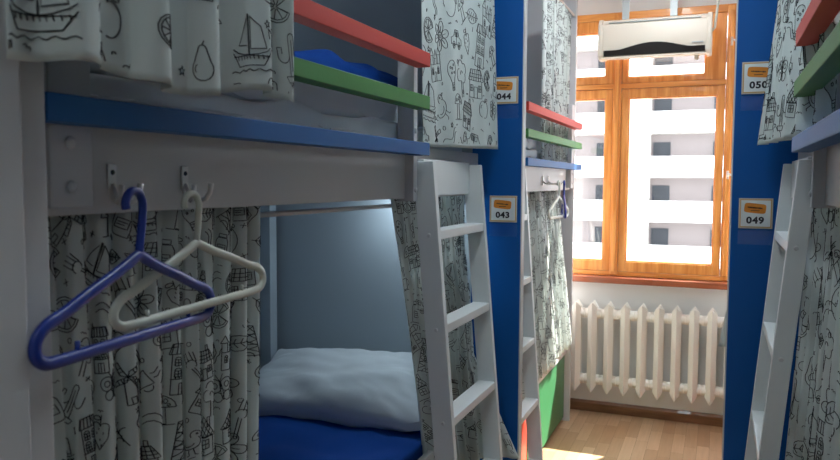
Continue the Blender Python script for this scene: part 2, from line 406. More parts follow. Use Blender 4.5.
# ------------------------------------------------------------------ soft things
def superbox(c, size, mfun, name, m, label=None, cat=None, parent=None, nx=60, ny=40, nz=8, rot=None, group=None, pw=6):
    """rounded soft block: a cube sphere pulled to a super-ellipsoid, moved by mfun"""
    bm = bmesh.new(); bmesh.ops.create_cube(bm, size=2)
    bmesh.ops.subdivide_edges(bm, edges=bm.edges[:], cuts=nx, use_grid_fill=True)
    for v in bm.verts:
        p = v.co; k = (abs(p.x)**pw+abs(p.y)**pw+abs(p.z)**pw)**(1/pw)
        q = Vector((p.x/k, p.y/k, p.z/k)); w = Vector((q.x*size[0]/2, q.y*size[1]/2, q.z*size[2]/2))
        v.co = mfun(w, q)
    if rot is not None: bmesh.ops.transform(bm, matrix=rot, verts=bm.verts)
    me = bpy.data.meshes.new(name); bm.to_mesh(me); bm.free(); me.materials.append(m)
    me.polygons.foreach_set('use_smooth', [True]*len(me.polygons))
    o = bpy.data.objects.new(name, me); o.location = c; COL.objects.link(o)
    if parent: o.parent = parent
    return prop(o, label, cat, group)
def wr(w, sc, a, seed=0.): return a*noise.noise(Vector((w.x*sc[0]+seed, w.y*sc[1]+seed*.7, w.z*sc[2])))

# ------------------------------------------------------------------ room
WY = 4.85
def struct(mb, name, m, **k): o = mb.build(name, m, **k); o['kind'] = 'structure'; return o
struct(bx((-1.85, -1.2, -.1), (1.3, WY+.25, 0)), 'floor', M['floor'])
struct(bx((-1.85, -1.2, 2.75), (1.3, WY+.25, 2.85)), 'ceiling', M['ceiling'])
struct(bx((-1.95, -1.2, -.1), (-1.80, WY+.25, 2.85)), 'wall_left', M['wall'])
struct(bx((1.20, -1.2, -.1), (1.35, WY+.25, 2.85)), 'wall_right', M['wall'])
struct(bx((-1.95, -1.35, -.1), (1.35, -1.2, 2.85)), 'wall_front', M['wall'])
wx0, wx1, wz0, wz1 = -1.26, .68, .90, 2.56
mb = MB()
mb.box((-1.8, WY, 0), (1.2, WY+.25, wz0)); mb.box((-1.8, WY, wz1), (1.2, WY+.25, 2.75))
mb.box((-1.8, WY, wz0), (wx0, WY+.25, wz1)); mb.box((wx1, WY, wz0), (1.2, WY+.25, wz1))
struct(mb, 'wall_back', M['wall'])
mb = MB().prism([(WY-.018, 0), (WY, 0), (WY, .07), (WY-.010, .07), (WY-.018, .055)], 0, -1.8, 1.2)
struct(mb, 'baseboard_back', M['skirt'])
o = struct(MB().box((-1.3, WY-.09, .858), (.72, WY+.02, .898)), 'trim_1', M['sill'], bevel=.006); 

# window
W = thing('window_1', (-.29, WY, wz0), 'varnished pine window in three bays with small lights above a transom', 'window'); W['kind'] = 'structure'
ya, yb = WY-.012, WY+.07
mb = MB()
mb.box((wx0, ya, wz0), (wx1, yb, .928)); mb.box((wx0, ya, 2.515), (wx1, yb, wz1)); mb.box((wx0, ya, wz0), (wx0+.05, yb, wz1)); mb.box((wx1-.05, ya, wz0), (wx1, yb, wz1))
mb.build('window_frame', M['pineh'], W, bevel=.003)
for x in (-.617, .042): bx((x-.026, ya-.006, .905), (x+.026, yb, 2.55)).build('mullion', M['pine'], W, bevel=.004)
for x in (-.617, .042): bx((x-.013, ya-.022, .93), (x+.013, ya-.006, 2.52)).build('cover_strip', M['pine'], W, bevel=.004)
bx((wx0+.05, ya-.004, 2.085), (wx1-.05, yb, 2.117)).build('transom', M['pineh'], W, bevel=.003)
def sash(x0, x1, z0, z1, st, top, bot, right=None):
    r = right or st
    mb = MB(); y0, y1 = ya+.004, yb-.015
    mb.box((x0, y0, z0), (x0+st, y1, z1)); mb.box((x1-r, y0, z0), (x1, y1, z1))
    mb.box((x0+st, y0+.001, z0), (x1-r, y1-.001, z0+bot)); mb.box((x0+st, y0+.001, z1-top), (x1-r, y1-.001, z1))
    # glazing bead
    a, b, c, d = x0+st, x1-r, z0+bot, z1-top
    mb.box((a, y0+.012, c), (a+.008, y1-.01, d)); mb.box((b-.008, y0+.012, c), (b, y1-.01, d)); mb.box((a, y0+.012, c), (b, y1-.01, c+.008)); mb.box((a, y0+.012, d-.008), (b, y1-.01, d))
    s = mb.build('sash', M['pine'], W, bevel=.0025)
    bx((a+.004, y0+.030, c+.004), (b-.004, y0+.034, d-.004)).build('pane', M['glass'], s)
    return s
for x0, x1 in ((wx0+.052, -.645), (-.589, .014), (.070, wx1-.052)):
    sash(x0, x1, .930, 2.083, .042, .055, .062)
sash(wx0+.052, -.645, 2.119, 2.513, .045, .07, .045)
sash(-.589, .014, 2.119, 2.513, .03, .07, .035, right=.115)
sash(.070, wx1-.052, 2.119, 2.513, .045, .07, .045)
for z in (2.34, 1.55):
    mb = MB().cyl((.042, ya-.024, z-.03), (.042, ya-.024, z+.02), .007, 12); mb.tube([(.042, ya-.028, z), (.05, ya-.05, z), (.068, ya-.058, z-.012)], .006, 10)
    mb.build('window_latch', M['chrome'], W, smooth=True)

# ------------------------------------------------------------------ outside: apartment block
B = thing('apartment_building', (-1, 54, -14), 'pale apartment block with white balcony fronts seen through the window', 'building')
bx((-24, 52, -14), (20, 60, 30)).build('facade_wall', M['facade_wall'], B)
for i in range(13):
    z = -1.07-2.87*4+i*2.87
    m_ = MB().box((-24, 50, z), (20, 50.15, z+1.36)); m_.box((-24, 50.15, z), (20, 52, z+.2)); m_.build('balcony', M['facade'], B)
    for k in range(8):
        x = -3.65+(k-3)*3.72
        bx((x-.55, 51.9, z+.25), (x+.55, 52.05, z+2.35)).build('window', M['fwin'], B)
for x in (-13.1, -5.0, 3.4, 11.6): bx((x-.65, 49.95, -14), (x+.65, 52.1, 30)).build('pier', M['facade'], B)
g = bx((-60, WY+1, -14.3), (60, 90, -14)).build('ground', M['ground']); g['kind'] = 'structure'

# ------------------------------------------------------------------ radiator
R_ = thing('radiator', (-.42, 4.76, .13), 'cream cast iron column radiator below the window sill', 'radiator')
zt, zb_ = .742, .154
for k in range(13):
    x = -.827-.1012*2+k*.1012*1.0
    mb = MB()
    for y0, yf in ((4.735, 4.700), (4.785, 4.822)):
        # one blade with a ridge, pointed at both ends
        zs = [(zb_, 0.), (zb_+.05, 1.), (zt-.05, 1.), (zt, 0.)]
        w = .031
        vs = [(x, yf, zb_), (x-w, y0, zb_+.045), (x+w, y0, zb_+.045), (x, yf, zb_+.02), (x-w, y0, zt-.04), (x+w, y0, zt-.04), (x, yf, zt-.015), (x, yf+(.012 if yf < 4.75 else -.012), zt)]
        mb.add(vs, [(0, 1, 4, 6), (0, 6, 5, 2), (6, 4, 7), (6, 7, 5), (1, 0, 2), (1, 2, 5, 4), (4, 5, 7)])
    mb.box((x-.019, 4.722, zb_+.055), (x+.019, 4.80, zt-.05))
    for z in (.235, .662): mb.cyl((x-.0507, 4.76, z), (x+.0507, 4.76, z), .032, 20)
    mb.build('radiator_section', M['radiator'], R_, bevel=.004, recalc=True)
for x in (-.575, .04):
    MB().cyl((x, 4.74, .655), (x, 4.85, .655), .011, 12).cyl((x, 4.732, .655), (x, 4.74, .655), .017, 12).build('wall_bracket', M['radiator'], R_, smooth=False)
MB().tube([(-1.09, 4.76, .662), (-1.15, 4.76, .662), (-1.19, 4.76, .64), (-1.2, 4.76, .5), (-1.2, 4.76, .0)], .013, 12).build('supply_pipe', M['radiator'], R_, smooth=True)

# ------------------------------------------------------------------ air conditioner
A_ = thing('air_conditioner', (-.38, 4.65, 2.235), 'cream wall air conditioner with dark vent strip hung before the window', 'air conditioner')
x0, x1 = -.70, -.066
prof = [(4.76, 2.262), (4.64, 2.235), (4.575, 2.238), (4.555, 2.262), (4.548, 2.36), (4.556, 2.43), (4.59, 2.462), (4.76, 2.462)]
MB().prism(prof, 0, x0+.022, x1-.022).build('casing', M['ac'], A_, bevel=.006)
prof2 = [(4.765, 2.25), (4.65, 2.228), (4.572, 2.231), (4.549, 2.257), (4.542, 2.36), (4.550, 2.434), (4.586, 2.468), (4.765, 2.468)]
for a, b in ((x0, x0+.026), (x1-.026, x1)): MB().prism(prof2, 0, a, b).build('end_cap', M['ac'], A_, bevel=.006)
mb = MB(); n_ = 24; top = []; bot = []
for i in range(n_+1):
    x = x0+.035+(x1-x0-.07)*i/n_; t = (x-(x0+x1)/2)/.20
    h = .030+(.036*math.cos(t*PI/2)**1.2 if abs(t) < 1 else 0)
    top.append((x, 2.247+h)); bot.append((x, 2.247))
def yface(z): return 4.545 if z > 2.262 else 4.545+(2.262-z)*.8
vs = []; 
for (x, z), (x_, z_) in zip(top, bot): vs += [(x, yface(z)-.001, z), (x, yface(z_)-.001, z_), (x, 4.58, z), (x, 4.58, z_)]
fs = []
for i in range(n_): a = i*4; b = a+4; fs += [(a, a+1, b+1, b), (a+2, b+2, b+3, a+3), (a, b, b+2, a+2), (a+1, a+3, b+3, b+1)]
fs += [(0, 2, 3, 1), (n_*4, n_*4+1, n_*4+3, n_*4+2)]
mb.add(vs, fs); mb.build('vent_opening', M['ac_dark'], A_)
bx((x0+.06, 4.5505, 2.437), (x1-.06, 4.575, 2.441)).build('intake_slot', M['strap'], A_)
bx((x1-.105, 4.5445, 2.296), (x1-.045, 4.56, 2.301)).build('maker_mark', M['strap'], A_)
bx((x0+.03, 4.549, 2.230), (x1-.03, 4.60, 2.240)).build('louver', M['ac'], A_, bevel=.002)
for x in (-.548, -.277):
    MB().box((x-.020, 4.60, 2.455), (x+.020, 4.605, 2.75)).box((x-.020, 4.60, 2.455), (x+.020, 4.72, 2.466)).build('hanging_strap', M['strap'], A_)
MB().tube([(x1-.005, 4.60, 2.36), (x1+.012, 4.60, 2.38), (x1+.02, 4.60, 2.45), (x1+.03, 4.62, 2.56), (x1+.03, 4.66, 2.75)], .007, 10).build('cable', M['plastic_white'], A_, smooth=True)
MB().tube([(x1-.08, 4.60, 2.235), (x1-.08, 4.60, 2.215), (x1-.08, 4.60, 2.205)], [.012, .014, .008], 12).build('drain_cap', M['ac'], A_, smooth=True)

# ------------------------------------------------------------------ divider panels with number plates
def divider(o, xf, name, lab, xin, xwall):
    """o=+1 left of the aisle, -1 right; xf front edge"""
    t = thing(name, ((xf+xin)/2, 2.61, 0), lab, 'panel')
    bx((xin, 2.600, 0), (xf-.0005*o, 2.622, 2.748)).build('blue_face_board', M['blue'], t, bevel=.001)
    bx((xf-.0005*o, 2.601, 0), (xf+.004*o, 2.640, 2.748)).build('white_edge_strip', M['white'], t)
    b = bx((xwall, 2.600, 0), (xin, 2.630, 2.748)).build('lining_board', M['inner'], t); b['label'] = 'grey lining inside the bunks'
    c = bx((xin, 2.622, 0), (xf-.004*o, 2.638, 2.748)).build('back_board', M['white'], t)
    return t
divider(1, -.66, 'divider_panel', 'tall blue panel left of the window, bearing plates 043 and 044', -.845, -1.79)
divider(-1, .037, 'divider_panel', 'tall blue panel right of the window, bearing plates 049 and 050', .245, 1.19)

def plate(num, x0, x1, z0, z1, lab):
    cx, cz = (x0+x1)/2, (z0+z1)/2; w, h = x1-x0, z1-z0; y = 2.5998
    t = thing('number_plate', (cx, 2.599, z0), lab, 'sign')
    bx((x0, y-.003, z0), (x1, y, z1)).build('backing', M['frame'], t, bevel=.0006)
    bx((x0+.004, y-.0036, z0+.004), (x1-.004, y-.003, z1-.004)).build('border_line', M['edge'], t)
    bx((x0+.0065, y-.0042, z0+.0065), (x1-.0065, y-.0036, z1-.0065)).build('card', M['card'], t)
    # slanted orange badge with rounded ends
    a = math.radians(-5); bw, bh = w*.64, h*.32; ox, oz = cx-.002, cz+h*.17
    poly = []
    for k in range(24):
        an = 2*PI*k/24; c, s = math.cos(an), math.sin(an)
        px = bw/2*math.copysign(abs(c)**.35, c); pz = bh/2*math.copysign(abs(s)**.35, s)
        poly.append((ox+px*math.cos(a)-pz*math.sin(a), oz+px*math.sin(a)+pz*math.cos(a)))
    lg = MB().prism(poly, 1, y-.0050, y-.0042).build('orange_badge', M['orange'], t)
    mb = MB()
    r = random.Random(3)
    for k in range(9):   # illegible scribble of the badge
        u = -bw*.34+bw*.68*k/9; hh = r.uniform(.0025, .0048)
        px, pz = ox+u*math.cos(a), oz+u*math.sin(a)+.0015
        mb.box((px, y-.0054, pz-hh/2), (px+.0042, y-.0050, pz+hh/2))
    mb.box((ox-bw*.2, y-.0054, oz-bh*.28), (ox+bw*.2, y-.0050, oz-bh*.22))
    mb.build('badge_lettering', M['black'], lg)
    text_mb(num, .029, lambda a_, b_, c_: (cx-.001+a_*1.12, y-.0046-c_, cz-h*.235+b_), bold=.0011, thick=.0008, spacing=1.1).build('number', M['black'], t)
    bx((x0-.001, y-.0012, z0-.052), (x1+.001, y-.0002, z0-.006)).build('card_pocket', M['film'], t)
plate('043', -.776, -.674, 1.352, 1.448, 'small square plate reading 043 on the left blue panel')
plate('044', -.777, -.675, 1.777, 1.873, 'small square plate reading 044 on the left blue panel, half behind the curtain')
plate('049', .059, .159, 1.353, 1.450, 'small square plate reading 049 on the right blue panel')
plate('050', .055, .155, 1.781, 1.882, 'small square plate reading 050, high on the right blue panel')

# ------------------------------------------------------------------ bunks
def bunk(o, xf, y0, y1, flip, lab, ladlab, lean, depth=1.0, drawers=('drawer_red', 'drawer_green'), LW=.062, e0=-.013):
    """o=+1: bunk on the left (aisle towards +x). flip: ladder at the near end"""
    L = y1-y0
    def P(d, t, z): return (xf-o*d, (y1-t) if flip else (y0+t), z)
    def pb(a, b): return bx(P(*a), P(*b))
    T = thing('bunk_bed', P(depth/2, L/2, 0), lab, 'bunk bed')
    rl = 1.267 if not flip else 1.36
    for nm, mk, za, zc in (('blue_guard_rail', 'rail_blue', 1.570, 1.605), ('green_guard_rail', 'rail_green', 1.697, 1.733), ('red_guard_rail', 'rail_red', 1.813, 1.851)):
        r = pb((0, .002, za), (.042, rl, zc)).build(nm, M[mk], T, bevel=.002)
    def bolts(pa, d, ts, zs):
        for t in ts:
            for z in zs:
                MB().tube([P(d, t, z), P(d-.003, t, z), P(d-.005, t, z)], [.0085, .0075, .004], 14).build('bolt', M['white'], pa, smooth=False)
    po = pb((.042, .040, 1.462), (.075, .110, 1.96)).build('guard_post', M['white'], T, bevel=.002); bolts(po, .042, (.073,), (1.49, 1.548))
    po = pb((.045, rl-.010, 1.442), (.095, rl+.018, 1.865)).build('guard_post', M['white'], T, bevel=.002); bolts(po, .045, (rl+.004,), (1.475, 1.640))
    pb((.072, .0, 1.450), (.092, L, 1.600)).build('upper_side_board', M['board'], T, bevel=.002)
    pb((.092, .0, 1.520), (depth, L, 1.545)).build('upper_bed_base', M['inner'], T)
    pb((.072, .0, .43), (.092, L, .640)).build('lower_side_board', M['white'], T, bevel=.002)
    pb((.092, .0, .50), (depth, L, .525)).build('lower_bed_base', M['white'], T)
    half = L/2
    cols = drawers[::-1] if flip else drawers
    for k in (0, 1):
        d = pb((.080, half*k+.012, .03), (.100, half*(k+1)-.012, .42)).build('drawer_front', M[cols[k]], T, bevel=.002)
        d['label'] = ('red' if 'red' in cols[k] else 'green')+' drawer front'
    # back posts, wall side lining
    for t in (.03, L-.05): pb((depth-.08, t-.025, .0), (depth-.03, t+.025, 2.3)).build('corner_post', M['inner'], T, bevel=.003)
    pb((depth-.015, 0, 0), (depth, L, 2.748)).build('wall_lining', M['inner'], T)
    # ladder
    la, lb = rl+.030, rl+(.497 if not flip else .50)
    def edge(z): return e0-(1.37-z)*lean     # depth of ladder front edge at height z
    ST = .024
    lad_t = thing('ladder', (0, 0, 0), None, None); lad_t.parent = T
    lad_t.location = Vector(P(.03, (la+lb)/2, 0))-T.location
    lad_t['label'] = ladlab
    def stile(t0, t1):
        z0, z1 = .0, 1.555
        bot = [P(edge(z0), t0, z0), P(edge(z0), t1, z0), P(edge(z0)+LW, t1, z0), P(edge(z0)+LW, t0, z0)]
        tp = [P(edge(z1), t0, z1), P(edge(z1), t1, z1), P(edge(z1)+LW, t1, z1), P(edge(z1)+LW, t0, z1)]
        return MB().hexa(bot, tp)
    for t0 in (la, lb-ST):
        s = stile(t0, t0+ST).build('stile', M['ladder'], lad_t, bevel=.002)
        side = -1 if t0 == la else 1; tt = t0 if side < 0 else t0+ST
        for z in (1.345, 1.075, .805, .535, .265):
            c = edge(z)+LW*.45
            MB().tube([P(c, tt, z), P(c, tt+side*.003, z)], [.006, .004], 12).build('bolt', M['white'], s)
    for z in (1.345, 1.075, .805, .535, .265):
        ez = edge(z)
        pb((ez+.002, la+ST, z-.013), (ez+LW-.002, lb-ST, z+.013)).build('rung', M['ladder'], lad_t, bevel=.002)
    e = .040
    pb((e, la+ST, 1.456), (e+.022, lb-ST, 1.562)).build('top_board', M['ladder'], lad_t, bevel=.002)
    return T, P
FULL = 'bunk beds along the two sides of the aisle'
TL, PL = bunk(1, -.75, .66, 2.598, False, 'nearest left bunk bed with hangers on its side board, before the 043 panel', 'white leaning ladder', .085)
TR, PR = bunk(-1, .152, .66, 2.598, False, 'nearest right bunk bed beside the panel with plates 049 and 050', 'white leaning ladder', .085, LW=.044, e0=.003)
TL2, PL2 = bunk(1, -.785, 2.642, 4.57, True, 'farther left bunk bed behind the 043 panel, ending by the window', 'white leaning ladder', .075)
TR2, PR2 = bunk(-1, .20, 2.642, 4.57, True, 'farther right bunk bed hidden behind the 049 panel', 'white leaning ladder', .02, drawers=('drawer_green', 'drawer_red'))

def endpanel(o, xa, xb, y0, y1, lab, ztop=2.748):
    t = bx((xa, y0, 0), (xb, y1, ztop)).build('end_panel', M['white'], bevel=.003); return prop(t, lab, 'panel')
endpanel(1, -1.79, -.748, .608, .658, 'pale grey end board at the left picture edge, beside the blue hanger')
endpanel(1, -1.79, -.725, .45, .606, 'light board at the very left picture edge, in front of the grey end board')
endpanel(1, -1.79, -.832, 4.572, 4.60, 'narrow white end board beside the window left of the radiator')
endpanel(-1, .152, 1.19, .608, .658, 'white end board of the nearest right bunk, beside the camera')
endpanel(-1, .222, 1.19, 4.572, 4.60, 'white end board by the window behind the blue 049 panel')

# ------------------------------------------------------------------ bedding
def mattress(P, z0, z1, t0, t1, m, name, lab, seed, d0=.10, d1=.96, bulge=0.):
    a, b = Vector(P(d0, t0, z0)), Vector(P(d1, t1, z1)); c = (a+b)/2; s = (abs(a.x-b.x), abs(a.y-b.y), abs(a.z-b.z))
    def f(w, q):
        w = w.copy()
        if q.z > .3: w.z += wr(w, (3, 7, 1), .020, seed)+wr(w, (11, 5, 1), .008, seed+5)
        w.x += wr(w, (3, 8, 14), .010, seed+9)*abs(q.x)
        return w
    return superbox(c, s, f, name, m, lab, 'mattress', nx=56, pw=14)
mattress(PL, .527, .675, .01, 1.93, M['sheet_blue'], 'mattress', 'lower mattress under a royal blue sheet, nearest left bunk', 1.)
mattress(PL, 1.547, 1.665, .01, 1.93, M['linen'], 'mattress', 'upper mattress in a white sheet, nearest left bunk', 2.)
mattress(PR, .527, .675, .01, 1.93, M['sheet_blue'], 'mattress', 'lower mattress of the nearest right bunk, behind the curtain', 3.)
mattress(PR, 1.547, 1.665, .01, 1.93, M['sheet_blue'], 'mattress', 'upper mattress of the nearest right bunk behind the guard rails', 4.)
mattress(PL2, .527, .675, .01, 1.92, M['linen'], 'mattress', 'lower mattress of the farther left bunk, behind the long curtain', 5.)
mattress(PL2, 1.547, 1.665, .01, 1.92, M['linen'], 'mattress', 'upper mattress of the farther left bunk, behind its guard rails', 6.)

def pillow(c, size, rot, lab, seed, m='linen', name='pillow', cat='pillow', wrk=1.):
    def f(w, q):
        w = w.copy(); x, y = q.x, q.y
        tt = (max(0, 1-abs(x)**2.6))**.48*(max(0, 1-abs(y)**2.6))**.48
        w.z = (1 if q.z >= 0 else -1)*size[2]/2*(.05+.95*tt)*min(1, abs(q.z)*3.2)
        w.x *= 1-.09*(1-y*y); w.y *= 1-.11*(1-x*x)
        e = 1-tt
        ang = math.atan2(y, x)
        w.z += wrk*(.014*noise.noise(Vector((x*3+seed, y*3, 0)))+.004*noise.noise(Vector((x*6+y*4+seed, y*6, 1)))*(.3+e)+.0012*math.sin(ang*26+5*noise.noise(Vector((x*3, y*3, seed))))*e*tt*4)
        return w
    bm_rot = Matrix.Rotation(rot[2], 4, 'Z') @ Matrix.Rotation(rot[1], 4, 'Y') @ Matrix.Rotation(rot[0], 4, 'X')
    return superbox(c, size, f, name, M[m], lab, cat, nx=52, rot=bm_rot, pw=12)
pl = pillow((-1.26, 2.37, .750), (.80, .46, .17), (math.radians(15), math.radians(-2), math.radians(2)), 'white pillow lying on the blue sheet in the lower left bunk', 1.5)
# a pulled corner of the pillowcase and the white sheet tucked beneath
def sheetfold(name, lab, cx, cy, z, w, l, seed, m='linen', th=.018):
    def f(p, q):
        p = p.copy(); p.z = p.z+wr(p, (9, 14, 0), .012, seed)+wr(p, (26, 20, 0), .004, seed)
        p.x += .03*noise.noise(Vector((p.y*9, seed, 0))); p.y += .035*noise.noise(Vector((p.x*8, seed, 3)))
        return p
    return superbox((cx, cy, z), (w, l, th), f, name, M[m], lab, 'sheet', nx=40, pw=10)
sheetfold('folded_sheet', 'thin folded white sheet lying beneath the pillow on the blue mattress', -1.30, 2.395, .682, .80, .38, 2.)
def mound(name, lab, P, t0, t1, d0, d1, z0, h, m, seed, cat='blanket'):
    a, b = Vector(P(d0, t0, z0)), Vector(P(d1, t1, z0+h)); c = (a+b)/2; s = (abs(a.x-b.x), abs(a.y-b.y), h)
    def f(w, q):
        w = w.copy()
        if q.z > -.5: w.z += wr(w, (5, 6, 2), .035, seed)+wr(w, (14, 9, 3), .014, seed+2)
        w.x += wr(w, (4, 9, 9), .014, seed+4); return w  #
    return superbox(c, s, f, name, M[m], lab, cat, nx=48, pw=5)
mound('folded_duvet', 'rumpled white duvet behind the green and blue rails of the upper left bunk', PL, .05, 1.65, .105, .60, 1.64, .125, 'linen', 3., 'duvet')
mound('blanket', 'bright blue blanket on top of the white duvet in the upper left bunk', PL, .95, 1.86, .22, .85, 1.69, .17, 'sheet_blue', 5.)
mound('folded_duvet', 'white duvet behind the rails of the farther left bunk', PL2, .70, 1.24, .10, .45, 1.66, .06, 'linen', 6., 'duvet')
mound('blanket', 'blue blanket seen between red and green rails of the farther left bunk', PL2, .75, 1.22, .20, .55, 1.72, .09, 'sheet_blue', 7.)
mound('folded_duvet', 'pale duvet behind the red and green rails of the nearest right bunk', PR, .55, 1.15, .10, .50, 1.66, .22, 'linen', 8., 'duvet')

# ------------------------------------------------------------------ curtain rods
def rod(P, t0, t1, d, z, lab, r=.006):
    t = thing('curtain_rod', P(d, (t0+t1)/2, z), lab, 'curtain rod')
    MB().cyl(P(d, t0, z), P(d, t1, z), r, 14).build('rod', M['rod'], t, smooth=True)
    for tt in (t0, t1): MB().cyl(P(d, tt-.006, z), P(d, tt+.006, z), .012, 14).build('end_socket', M['white'], t)
rod(PL, .01, 1.93, .126, 1.428, 'pale curtain rod under the upper bunk side board, nearest left bunk')
rod(PL2, .01, 1.92, .126, 1.428, 'pale curtain rod under the side board of the farther left bunk')
rod(PR, .01, 1.93, .126, 1.428, 'pale curtain rod under the side board of the nearest right bunk')
rod(PL, .01, 1.93, .03, 2.30, 'curtain rod above the top bunk of the nearest left bunk')
rod(PL2, .01, 1.92, .06, 2.50, 'curtain rod above the top bunk of the farther left bunk')
rod(PR, .01, 1.93, .03, 2.30, 'curtain rod above the top bunk of the nearest right bunk')

# ------------------------------------------------------------------ curtains
# 1 upper left, pushed over the rails: deep soft folds in front
def ext1(P, s, q):
    # step folds at the picture left
    P = P.copy(); P[..., 2] += .012*np.sin(s*9)*q
    return P
curtain('curtain', 'doodle printed curtain with a big sailing boat, hanging over the rails at top left', (-.700, .562), (-.712, 1.14), (1, 0), 2.29, lambda s: 1.622-.004*np.sin(s*7)+.01*s,
        full=1.35, amp=.013, lam=.17, ramp=(.7, 1.25), seed=11, cell=.082, line=.0014, A2=(-.672, .556), B2=(-.700, 1.115), extra=ext1,
        placed=[(.062, .600, .098, d_boat()), (.30, .60, .062, d_orange()), (.30, .52, .06, d_house()), (.43, .625, .062, d_pear()), (.52, .56, .075, d_cottage())])
# 2 upper right end of the nearest left bunk
curtain('curtain', 'flat doodle printed curtain beside plate 044, hanging behind the rail ends', (-.806, 1.96), (-.762, 2.54), (1, -.1), 2.49, lambda s: 1.600+.012*s,
        full=1.08, amp=.005, lam=.23, seed=22, cell=.105, line=.0013, A2=(-.806, 2.00), B2=(-.724, 2.53), ramp=(.6, 1.3))
# 3 lower left, tight gathers
curtain('curtain', 'gathered doodle printed curtain hanging behind the blue and white hangers', (-.858, .665), (-.858, 1.25), (1, 0), 1.462, .42,
        full=1.75, amp=.011, lam=.088, seed=33, cell=.066, line=.0013, A2=(-.840, .70), B2=(-.835, 1.17), ramp=(.7, 1.7))
# 4 lower right, behind the ladder: pulled in half way down and spreading at the hem
def prof4(s, q, off):
    g = np.exp(-((q-.20)/.16)**2)
    s2 = s+(.5-s)*.10*g*(s > .5)
    fl = np.clip((q-.62)/.38, 0, 1)
    return s2, off*(1-.35*g)*(1+.6*fl)+.14*fl*np.clip((s-.78)/.2, 0, 1)
curtain('curtain', 'bunched doodle printed curtain behind the ladder of the nearest left bunk', (-.862, 1.91), (-.862, 2.57), (1, 0), 1.462, lambda s: .50,
        full=1.6, amp=.014, lam=.105, seed=44, cell=.082, line=.0014, A2=(-.830, 2.17), B2=(-.805, 2.57), ramp=(.6, 1.3), profile=prof4)
# 5 / 6 farther left bunk
curtain('curtain', 'long pale curtain hanging full height above the farther left bunk rails', (-.862, 3.80), (-.862, 4.50), (1, 0), 2.50, 1.58,
        full=1.7, amp=.016, lam=.10, seed=55, cell=.07, line=.0015, res=.006)
curtain('curtain', 'sunlit curtain with a doodle print hanging below the farther left rails, near the window', (-.897, 3.16), (-.897, 4.40), (1, 0), 1.462, lambda s: .47+.08*s,
        full=1.5, amp=.014, lam=.11, seed=66, cell=.085, line=.0015, res=.006, A2=(-.84, 3.24), B2=(-.80, 4.34), ramp=(.7, 1.5))
# 7 / 8 right bunk
curtain('curtain', 'doodle printed curtain hanging over plate 050 behind the right guard rails', (.172, 2.55), (.205, 1.70), (-1, -.1), 2.29, lambda s: 1.615-.01*s,
        full=1.15, amp=.008, lam=.18, seed=77, cell=.095, line=.0015, A2=(.112, 2.52), B2=(.200, 1.72), ramp=(.6, 1.4))
curtain('curtain', 'doodle printed curtain at the lower right picture edge beside the ladder', (.262, 2.45), (.262, 1.15), (-1, 0), 1.462, .42,
        full=1.3, amp=.012, lam=.14, seed=88, cell=.108, line=.0016, ramp=(.5, 1.4), A2=(.205, 2.45), B2=(.235, 1.15))
# the towel poking out behind the right panel
curtain('towel', 'small white cloth corner poking out behind the right blue panel, before the radiator', (.20, 3.02), (.035, 3.00), (0, -1), 1.02, lambda s: .86+.02*s, full=1.1, amp=.006, lam=.06, seed=9,
        A2=(.20, 3.02), B2=(.012, 3.00), printed=False, cat='towel', res=.006)
# ------------------------------------------------------------------ coat hooks
def coat_hook(x, y, z, lab):
    """x is the board face, z top of the plate"""
    t = thing('coat_hook', (x, y, z-.06), lab, 'hook', 'steel coat hooks on the nearest left side board')
    MB().box((x, y-.0075, z-.040), (x+.004, y+.0075, z)).build('hook_plate', M['chrome'], t, bevel=.0015)
    MB().tube([(x+.004, y, z-.012), (x+.0055, y, z-.012)], [.004, .003], 10).build('screw', M['ac_dark'], t)
    p = [(x+.002, y, z-.030), (x+.012, y, z-.048), (x+.030, y, z-.057), (x+.044, y, z-.053), (x+.053, y, z-.042), (x+.055, y, z-.028)]
    MB().tube(p, [.0045, .0045, .004, .004, .004, .0045], 10).build('long_prong', M['chrome'], t, smooth=True)
    p = [(x+.002, y-.003, z-.034), (x+.008, y-.005, z-.050), (x+.018, y-.006, z-.056), (x+.025, y-.006, z-.046), (x+.026, y-.006, z-.030)]
    MB().tube(p, .004, 10).build('short_prong', M['chrome'], t, smooth=True)
XB = -.822
coat_hook(XB, .832, 1.522, 'steel coat hook on the side board, carrying the blue hanger')
coat_hook(XB, .990, 1.522, 'steel coat hook on the side board, carrying the cream hanger')

